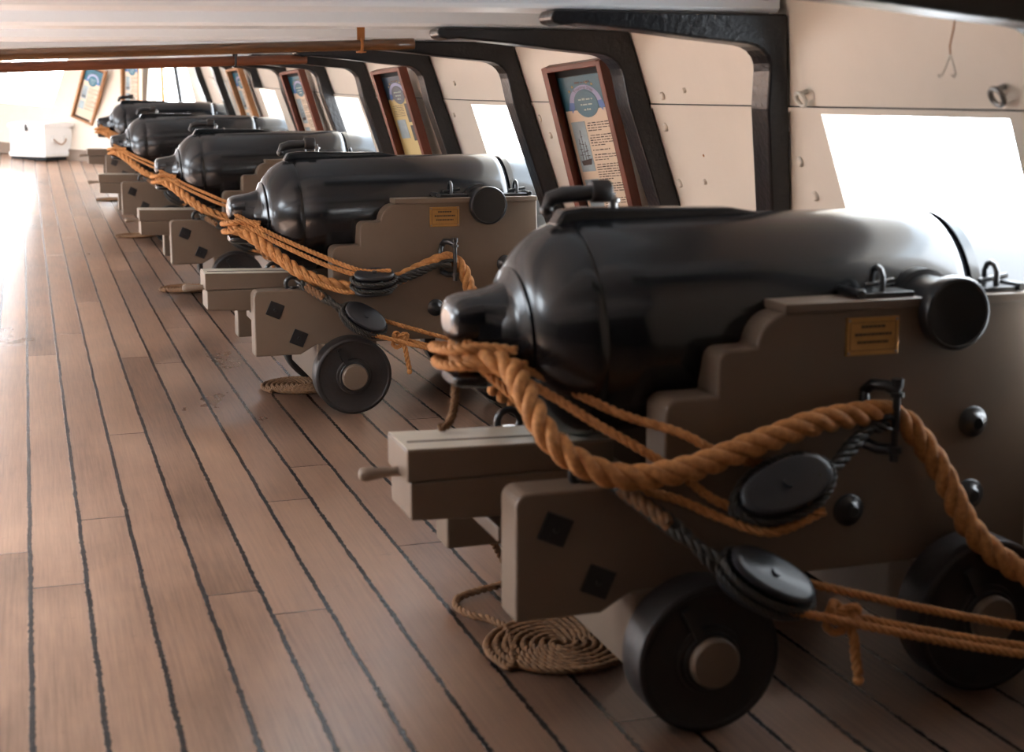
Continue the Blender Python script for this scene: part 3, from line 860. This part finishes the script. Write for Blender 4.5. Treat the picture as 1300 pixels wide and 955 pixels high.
# ------------------------------------------------------------------ placing the five guns
GY = [3.55, 7.35, 11.15, 14.95, 18.75]
GDX = [.062, 0, -.04, -.15, -.10]
WHO = ['closest of the row',
       'second from the closest',
       'third, middle of the row of five',
       'fourth in the row',
       'farthest of the row']
SHORT = ['closest cannon', 'second cannon', 'third cannon', 'fourth cannon', 'farthest cannon']
def put(o, k, org):
    o.location = V(org) + V((GDX[k], GY[k], rise(GY[k])))
protos = {}
c0 = make_cannon('glossy black naval cannon on taupe carriage, ' + WHO[0])
q0 = make_quoin('')
ba = make_breeching('', 'near'); bb = make_breeching('', 'far')
ua = make_upper_tackle('', 'near'); ub = make_upper_tackle('', 'far')
la = make_lower_tackle('', 'near'); lb = make_lower_tackle('', 'far')
ca = make_coil('', True); cb = make_coil('', False)
ly = make_lanyard('')
for k in range(5):
    first = {0: 1}.get(k)
    g = c0 if k == 0 else copy_tree(c0); put(g, k, ORGN); g['label'] = 'glossy black naval cannon on taupe carriage, ' + WHO[k]
    q = q0 if k == 0 else copy_tree(q0); put(q, k, (1.1, 0, .455)); q['label'] = 'taupe wooden quoin with peg handle and pale top under the breech of the ' + SHORT[k]
    b = ba if k == 0 else (bb if k == 1 else copy_tree(bb)); put(b, k, (1.75, 0, .6)); b['label'] = 'thick orange-brown breeching rope through the jaws of the ' + SHORT[k]
    u = ua if k == 0 else (ub if k == 1 else copy_tree(ub)); put(u, k, (1.6, -.5, .6)); u['label'] = 'black block with thin ropes shackled high on the cheek of the ' + SHORT[k]
    l = la if k == 0 else (lb if k == 1 else copy_tree(lb)); put(l, k, (1.5, -.55, .4)); l['label'] = 'black block and knotted rope tackle above the rear wheel of the ' + SHORT[k]
    c = ca if k == 0 else (cb if k == 1 else copy_tree(cb)); put(c, k, (1.30, .12, 0)); c['label'] = 'flat spiral of brown rope lying on the deck behind the ' + SHORT[k]
    if k == 1: c.location += V((.03, .10, 0))
    if k >= 2: c.location += V((-.12, .22, 0))
    if k == 4: c.location += V((-.06, 0, 0))
    r_ = rise(GY[k] + .2)
    c.location.z = r_ + .001
    h = ly if k == 0 else (copy_tree(ly) if k == 0 else None)
    if h is not None:
        put(h, k, (.95, .05, .8)); h['label'] = 'short brown rope hanging from the closest cannon jaw onto its quoin'
        if 'group' in h: del h['group']

# ------------------------------------------------------------------ framed signs on the ship's side
def frame_sign(y0, y1, zt, zb, label, style, matrix=None, w=None, hgt=None, wood='mahog'):
    if matrix is None:

        ph = radians(y1); W = .295; H = (zt - zb) / .947
        ex = V((sin(ph), -cos(ph), 0)); e = V((-.322, 0, .947)); ey = (e - ex * e.dot(ex) * .42).normalized()
        ex = (ex - ey * ex.dot(ey)).normalized(); ez = ex.cross(ey)
        top = V((xw(zt) - .035, y0, zt + rise(y0))) - ex * W / 2
        o = top - ey * H
        matrix = Matrix(((ex.x, ey.x, ez.x, o.x), (ex.y, ey.y, ez.y, o.y), (ex.z, ey.z, ez.z, o.z), (0, 0, 0, 1)))
    else: W, H = w, hgt
    t = thing('framed_sign', (0, 0, 0), label, 'sign', 'framed display signs along the hull')
    t.matrix_world = matrix
    fw, dp = .036 * (W / .75) ** .5, .065
    mb = MB()
    mb.box(-W / 2, -W / 2 + fw, 0, H, 0, dp); mb.box(W / 2 - fw, W / 2, 0, H, 0, dp)
    mb.box(-W / 2 + fw, W / 2 - fw, 0, fw, 0, dp); mb.box(-W / 2 + fw, W / 2 - fw, H - fw, H, 0, dp)
    mb.build('frame', M[wood], t, bevel=.004)
    mb = MB(); mb.box(-W / 2 + fw, W / 2 - fw, fw, H - fw, .0, .008); mb.build('backing', M['black'], t)
    q_ = W / .31
    if y0 and y0 > 1:
        mb = MB(); mb.box(-W / 2 + .01, -W / 2 + .04, H * .2, H * .8, -.5 * W * sin(radians(y1)), 0); mb.build('batten', M['black'], t)
    a = W / 2 - fw - .012 * q_; yt = H - fw - .035; yb = fw + .03
    mb = MB(); mb.box(-a, a, yb, yt, .008, .012)
    po = mb.build('poster', M['paper_y' if style == 'yellow' else 'paper'], t)
    hd = yt - .150 * q_
    mb = MB(); mb.box(-a, a, hd, yt, .012, .013); mb.build('header_panel', M['navy' if style == 'yellow' else 'teal'], po)
    # medallion
    R = .060 * q_; cy = hd + .022; mb = MB()
    cx = 0
    poly = [(cx + R * cos(2 * pi * k / 36), cy + R * .98 * sin(2 * pi * k / 36)) for k in range(36)]
    mb.prism(poly, 'z', .0132, .0142); mb.build('medallion', M['navy' if style == 'yellow' else 'teal'], po)
    mb = MB(); n = 22; vs = []; r0, r1 = R * 1.03, R * 1.42
    for k in range(n + 1):
        an = radians(178 - 176 * k / n)
        vs += [(cx + r0 * cos(an), cy + .004 + r0 * sin(an), .0146), (cx + r1 * cos(an), cy + r1 * sin(an), .0146)]
    mb.add(vs, [(2 * k, 2 * k + 2, 2 * k + 3, 2 * k + 1) for k in range(n)]); mb.build('ribbon', M['ribbon'], po)
    for s in (-1, 1):
        mb = MB(); x0 = s * r0; mb.add([(x0, cy + .01, .0147), (s * r1, cy + .012, .0147), (s * (r1 + .012), cy - .022, .0147), (s * (r1 - .002), cy - .018, .0147), (s * (r1 - .004), cy - .034, .0147), (s * (r0 + .002), cy - .012, .0147)], [(0, 1, 2, 3, 4, 5)])
        mb.build('ribbon_tail', M['ribbon_b'], po)
    # lettering
    def arc_text(body, size, rad, m, name, cyo=0):
        cu = bpy.data.curves.new(name, 'FONT'); cu.body = body; cu.size = size; cu.align_x = 'CENTER'; cu.resolution_u = 2; cu.extrude = .0
        ob = bpy.data.objects.new(name, cu); COL.objects.link(ob)
        dg = bpy.context.evaluated_depsgraph_get(); me = bpy.data.meshes.new_from_object(ob.evaluated_get(dg))
        bpy.data.objects.remove(ob)
        for v in me.vertices:
            an = -v.co.x / rad + pi / 2; rr = rad + v.co.y
            v.co = V((cx + rr * cos(an), cy + rr * sin(an) + cyo, .0152))
        me.materials.clear(); me.materials.append(M[m])
        ob = bpy.data.objects.new(name, me); link(ob, po); return ob
    if style == 'teal' and y0 and y0 < 7:
        arc_text('Training Ship', .0185, r0 + .007, 'ink', 'ribbon_lettering')
    def scrib(mb, x0, x1, y, h, z=.0152, seed=0):
        rd = random.Random(seed * 77 + int(y * 1000)); x = x0
        while x < x1:
            l = rd.uniform(.006, .026); l = min(l, x1 - x)
            hh = h * rd.choice((.7, .8, 1))
            mb.box(x, x + l, y - h / 2, y - h / 2 + hh, z - .0008, z); x += l + rd.uniform(.003, .006)
    for k, hw in enumerate((.62, .50, .30)):
        mb = MB(); scrib(mb, -R * hw, R * hw, cy + R * (.38 - .38 * k), .009, seed=k)
        mb.build('medallion_lettering', M['lettering'], po)
    for k in range(6):
        if k in (2, 3): continue
        mb = MB(); an = radians(140 - k * 16); px, py = r1 * 1.14 * cos(an), cy + r1 * 1.14 * sin(an)
        star = [(px + (.007 if j % 2 == 0 else .003) * cos(radians(90 + 36 * j)), py + (.007 if j % 2 == 0 else .003) * sin(radians(90 + 36 * j))) for j in range(10)]
        mb.prism(star, 'z', .0130, .0140)
        mb.build('star', M['gold'], po)
    mb = MB(); scrib(mb, -r1 * .45, r1 * .45, cy + r1 * 1.13, .007, .0142, 9); mb.build('header_lettering', M['ink'], po)
    # pictures and paragraphs
    low = cy - R - .018
    if style == 'yellow':
        pics = [(a * .25, a * .92, low + .02, low - .10), (a * .25, a * .92, low - .12, low - .22), (-a * .8, -a * .05, low - .08, low - .20)]
        for (xa, xb, ya, yb_) in pics:
            mb = MB(); mb.box(xa, xb, max(yb_, yb), ya, .0122, .0135); mb.build('photograph', M['photo_d'] if xa > 0 else M['photo'], po)
        txt = [(-a * .8, a * .1, low + .01 - k * .0107) for k in range(7)]
    else:
        mb = MB(); mb.box(-a * .88, -a * .28, low - .21, low + .005, .0122, .0132); ph = mb.build('photograph', M['photo'], po)
        xm = -a * .58
        mb = MB()
        ybase = low - .175; kx, kz = .50 * q_, .72
        mb.prism([(xm - .055 * kx, ybase + .012), (xm + .06 * kx, ybase + .02), (xm + .045 * kx, ybase - .006), (xm - .045 * kx, ybase - .008)], 'z', .0132, .0140)
        for dx, hh in ((-.028, .15), (0.002, .20), (.03, .13)):
            mb.box(xm + dx * kx - .001, xm + dx * kx + .001, ybase, ybase + hh * kz, .0132, .0140)
            for q, wd in ((.35, .022), (.58, .016), (.8, .010)):
                mb.box(xm + (dx - wd) * kx, xm + (dx + wd) * kx, ybase + hh * kz * q - .0012, ybase + hh * kz * q + .0012, .0132, .0140)
        mb.build('sailing_ship', M['ink'], ph)
        mb = MB(); mb.box(-a * .88, -a * .28, max(low - .38, yb), low - .245, .0122, .0132); mb.build('photograph', M['photo'], po)
        txt = []; yy = low - .005
        for para in (4, 5, 1, 3, 7, 5, 4):
            for q in range(para):
                if yy < yb + .02: break
                txt.append((-a * (.16 if q == 0 and para > 1 else .20), a * (.9 if q < para - 1 else .4 if para > 1 else .55), yy)); yy -= .0107
            yy -= .010
    last = None; mb = MB()
    for j, (xa, xb, y) in enumerate(txt):
        if last is not None and last - y > .016:
            mb.build('text_block', M['ink'], po); mb = MB()
        scrib(mb, xa, xb, y, .0044, .0130, j); last = y
    mb.build('text_block', M['ink'], po)
    return t
frame_sign(5.53, 35, 1.695, .84, 'mahogany framed sign with teal header and sailing ship picture, closest of the signs', 'teal')
frame_sign(8.80, 25, 1.71, .86, 'mahogany framed sign with navy header and yellow paper', 'yellow')
frame_sign(12.25, 25, 1.71, .88, 'red-brown framed sign with teal header, just past the third gun port', 'teal')
frame_sign(15.9, 20, 1.71, .88, 'narrow-looking orange framed sign beyond the fourth gun port', 'teal', wood='oakf')

def bow_sign(px, py, zc, W, H, tilt, facing, label, style='teal'):
    """sign on the curved bow: facing = direction its face looks along in plan (degrees), tilt = sideways lean"""
    f = V((cos(radians(facing)), sin(radians(facing)), 0)); ex = V((0, 0, 1)).cross(f).normalized()
    ez = f; ey = V((0, 0, 1))
    R = Matrix.Rotation(radians(tilt), 3, ez)
    ex = R @ ex; ey = R @ ey
    o = V((px, py, zc)) - ey * H / 2
    m = Matrix(((ex.x, ey.x, ez.x, o.x), (ex.y, ey.y, ez.y, o.y), (ex.z, ey.z, ez.z, o.z), (0, 0, 0, 1)))
    return frame_sign(None, 0, 0, 0, label, style, matrix=m, w=W, hgt=H, wood='oakf')
bow_sign(1.00, 24.36, 1.53, .42, .90, -20, -128, 'tilted orange-wood framed sign on the white bow wall above the chest')
bow_sign(1.60, 23.42, 1.66, .42, .95, -3, -143, 'upright framed sign at the bend of the bow behind the farthest gun')

# upright timbers at the bow bend
for x, y, lab in ((2.02, 23.0, 'thin orange-brown upright batten beside the upright bow sign'),):
    mb = MB(); r = rise(y)
    mb.box(-.025, .025, -.03, .03, -.05, 1.78)
    o = mb.build('timber_batten', M['oakf'], None, bevel=.004); o.location = (x - .02, y - .12, r + .03); tag(o, lab, 'timber')

# ------------------------------------------------------------------ staves stowed overhead
def stave(y, x1, zr, slope, r, m, label, hangx, ferr):
    t = thing('overhead_stave', (x1, y, zr), label, 'pole', 'wooden staves slung under the beams')
    x0 = -5.2
    mb = MB(); mb.lathe([(0, r * .9), (.01, r), (x1 - x0 - .02, r), (x1 - x0, r * .9)], (x0 - x1, 0, slope * (x0 - x1)), (1, 0, slope), 24)
    mb.build('shaft', m, t)
    if ferr:
        mb = MB(); mb.lathe([(-.16, r * 1.02), (-.155, r * 1.08), (.0, r * 1.08), (.003, r)], (0, 0, 0), (1, 0, slope), 24); mb.build('end_sleeve', M['pole'], t)
    for hx in hangx:
        mb = MB(); dx = hx - x1; z = slope * dx
        mb.tube([(dx, r * 1.2 * cos(a), z + r * 1.2 * sin(a)) for a in [2 * pi * k / 16 for k in range(16)]], .006, 6, closed=True)
        top = 1.795 + rise(y) - zr + .0
        mb.box(dx - .014, dx + .014, -.004, .004, z + r, top)
        mb.box(dx - .014, dx + .014, -r * 1.25, r * 1.25, z - r * 1.35, z - r * 1.15)
        mb.build('hanger', M['rust'] if ferr else M['iron'], t)
    return t
stave(5.42, 1.40, 1.732, .035, .0200, M['pole'], 'dark glossy varnished pole slung nearer under the white beams', (1.20, -1.2, -3.6), True)
stave(8.42, 1.55, 1.741, .034, .0270, M['pole2'], 'reddish brown pole slung behind the glossy dark pole', (1.14, -1.4, -3.8), False)

# ------------------------------------------------------------------ white sea chest
def make_chest():
    t = thing('sea_chest', (.27, 24.24, rise(24.7)), 'white painted wooden chest with becket handle against the bow wall', 'chest', rot=(0, 0, radians(38)))
    L, D, H = .58, .86, .58
    mb = MB()
    b0, b1 = 0, .015
    x0, x1, y0, y1 = 0, L, 0, D
    k = .02
    vs = [(x0, y0, .05), (x1, y0, .05), (x1, y1, .05), (x0, y1, .05), (x0 + k, y0 + k, H - .06), (x1 - k, y0 + k, H - .06), (x1 - k, y1 - k, H - .06), (x0 + k, y1 - k, H - .06)]
    mb.add(vs, [(3, 2, 1, 0), (4, 5, 6, 7), (0, 1, 5, 4), (1, 2, 6, 5), (2, 3, 7, 6), (3, 0, 4, 7)])
    mb.box(-.012, L + .012, -.012, D + .012, .05, .12)
    body = mb.build('body', M['chest'], t, bevel=.006)
    mb = MB(); mb.box(-.012, L + .012, -.012, D + .012, H - .065, H - .01)
    mb.prism([(-.012, H - .012), (L * .25, H + .008), (L * .75, H + .008), (L + .012, H - .012)], 'y', -.012, D + .012)
    mb.build('lid', M['chest'], t, bevel=.005)
    mb = MB(); mb.box(.02, L - .02, .02, D - .02, 0, .05); mb.build('plinth', M['black'], t)
    mb = MB(); mb.box(-.022, -.008, D * .45, D * .52, H - .13, H - .02); mb.build('hasp', M['iron'], t, bevel=.002)
    mb = MB(); rope(mb, [(L * .3, -.005, .34), (L * .32, -.03, .30), (L * .5, -.05, .24), (L * .68, -.03, .30), (L * .7, -.005, .34)], .011, per=7, sides=6)
    mb.build('becket', M['beck'], t)
    mb = MB()
    for s in (.3, .7): mb.box(L * s - .025, L * s + .025, -.018, .005, .28, .38)
    mb.build('cleat', M['chest'], t, bevel=.003)
    mb = MB()
    pts = [(-.004 + .0, D * .48 + .26 * cos(a), .17 + .16 * sin(a)) for a in [radians(10 + 160 * k / 14) for k in range(15)]]
    rope(mb, pts, .008, per=7, sides=6); mb.build('front_becket', M['chest'], t)
    return t
make_chest()

# ------------------------------------------------------------------ light
W = bpy.data.worlds.new('World'); bpy.context.scene.world = W; W.use_nodes = True
bg = W.node_tree.nodes['Background']; bg.inputs[0].default_value = (.86, .93, 1.0, 1); bg.inputs[1].default_value = 18.0
sl = bpy.data.lights.new('sun', 'SUN'); sl.energy = 74; sl.angle = radians(1.5); sl.color = (.96, .98, 1)
so = bpy.data.objects.new('sun', sl); link(so); so.rotation_euler = V((.46, .06, -.85)).to_track_quat('-Z', 'Y').to_euler()
def portal(loc, sx, sy, rot):
    ld = bpy.data.lights.new('daylight_portal', 'AREA'); ld.shape = 'RECTANGLE'; ld.size = sx; ld.size_y = sy
    ld.cycles.is_portal = True
    o = bpy.data.objects.new('daylight_portal', ld); link(o); o.location = loc; o.rotation_euler = rot
for a, b in PORTS:
    y = (a + b) / 2
    z = (PZ0 + PZ1) / 2 + rise(y)
    portal((xw(1.04) + .16, y, z), .92, b - a + .06, (0, radians(90 - 18.8 + 0), 0))
for a, b, z0, z1 in ((6.89, 7.80, PZ0, PZ1), (9.2, 13.4, .1, 1.5), (14.52, 15.50, PZ0, PZ1), (16.4, 19.2, .1, 1.5)):
    zc = (z0 + z1) / 2
    portal((2 * XC - xw(zc) - .18, (a + b) / 2, zc + rise((a + b) / 2)), (z1 - z0) * 1.08, b - a + .06, (0, radians(-90 + 18.8), 0))
for a, b in ADDED_HATCH:
    portal(((-4.2 - 1.6) / 2, (a + b) / 2, 2.16 + rise((a + b) / 2)), 2.6, b - a, (0, 0, 0))

# ------------------------------------------------------------------ camera
f = 1850.; H_ = 1.55
pt = math.atan((432 - 118) / f); th = math.atan(620 / f * cos(pt))
F = V((sin(th) * cos(pt), cos(th) * cos(pt), -sin(pt)))
Rv = V((cos(th), -sin(th), 0)); U = V((sin(th) * sin(pt), cos(th) * sin(pt), cos(pt)))
cd = bpy.data.cameras.new('camera'); cam = bpy.data.objects.new('camera', cd); link(cam)
cam.matrix_world = Matrix(((Rv.x, U.x, -F.x, 0), (Rv.y, U.y, -F.y, 0), (Rv.z, U.z, -F.z, H_), (0, 0, 0, 1)))
cd.sensor_width = 36; cd.sensor_fit = 'HORIZONTAL'; cd.lens = f / 1300 * 36
cd.shift_y = -(477.5 - 432) / 1300
cd.clip_start = .05
cd.dof.use_dof = True; cd.dof.focus_distance = 6.9; cd.dof.aperture_fstop = 3.2
sc = bpy.context.scene; sc.camera = cam
sc.view_settings.view_transform = 'Standard'; sc.view_settings.look = 'None'
sc.view_settings.exposure = 0; sc.view_settings.gamma = 1; sc.view_settings.use_curve_mapping = False
sc.cycles.use_denoising = True
sc.cycles.max_bounces = 10; sc.cycles.diffuse_bounces = 8
sc.cycles.sample_clamp_indirect = 12
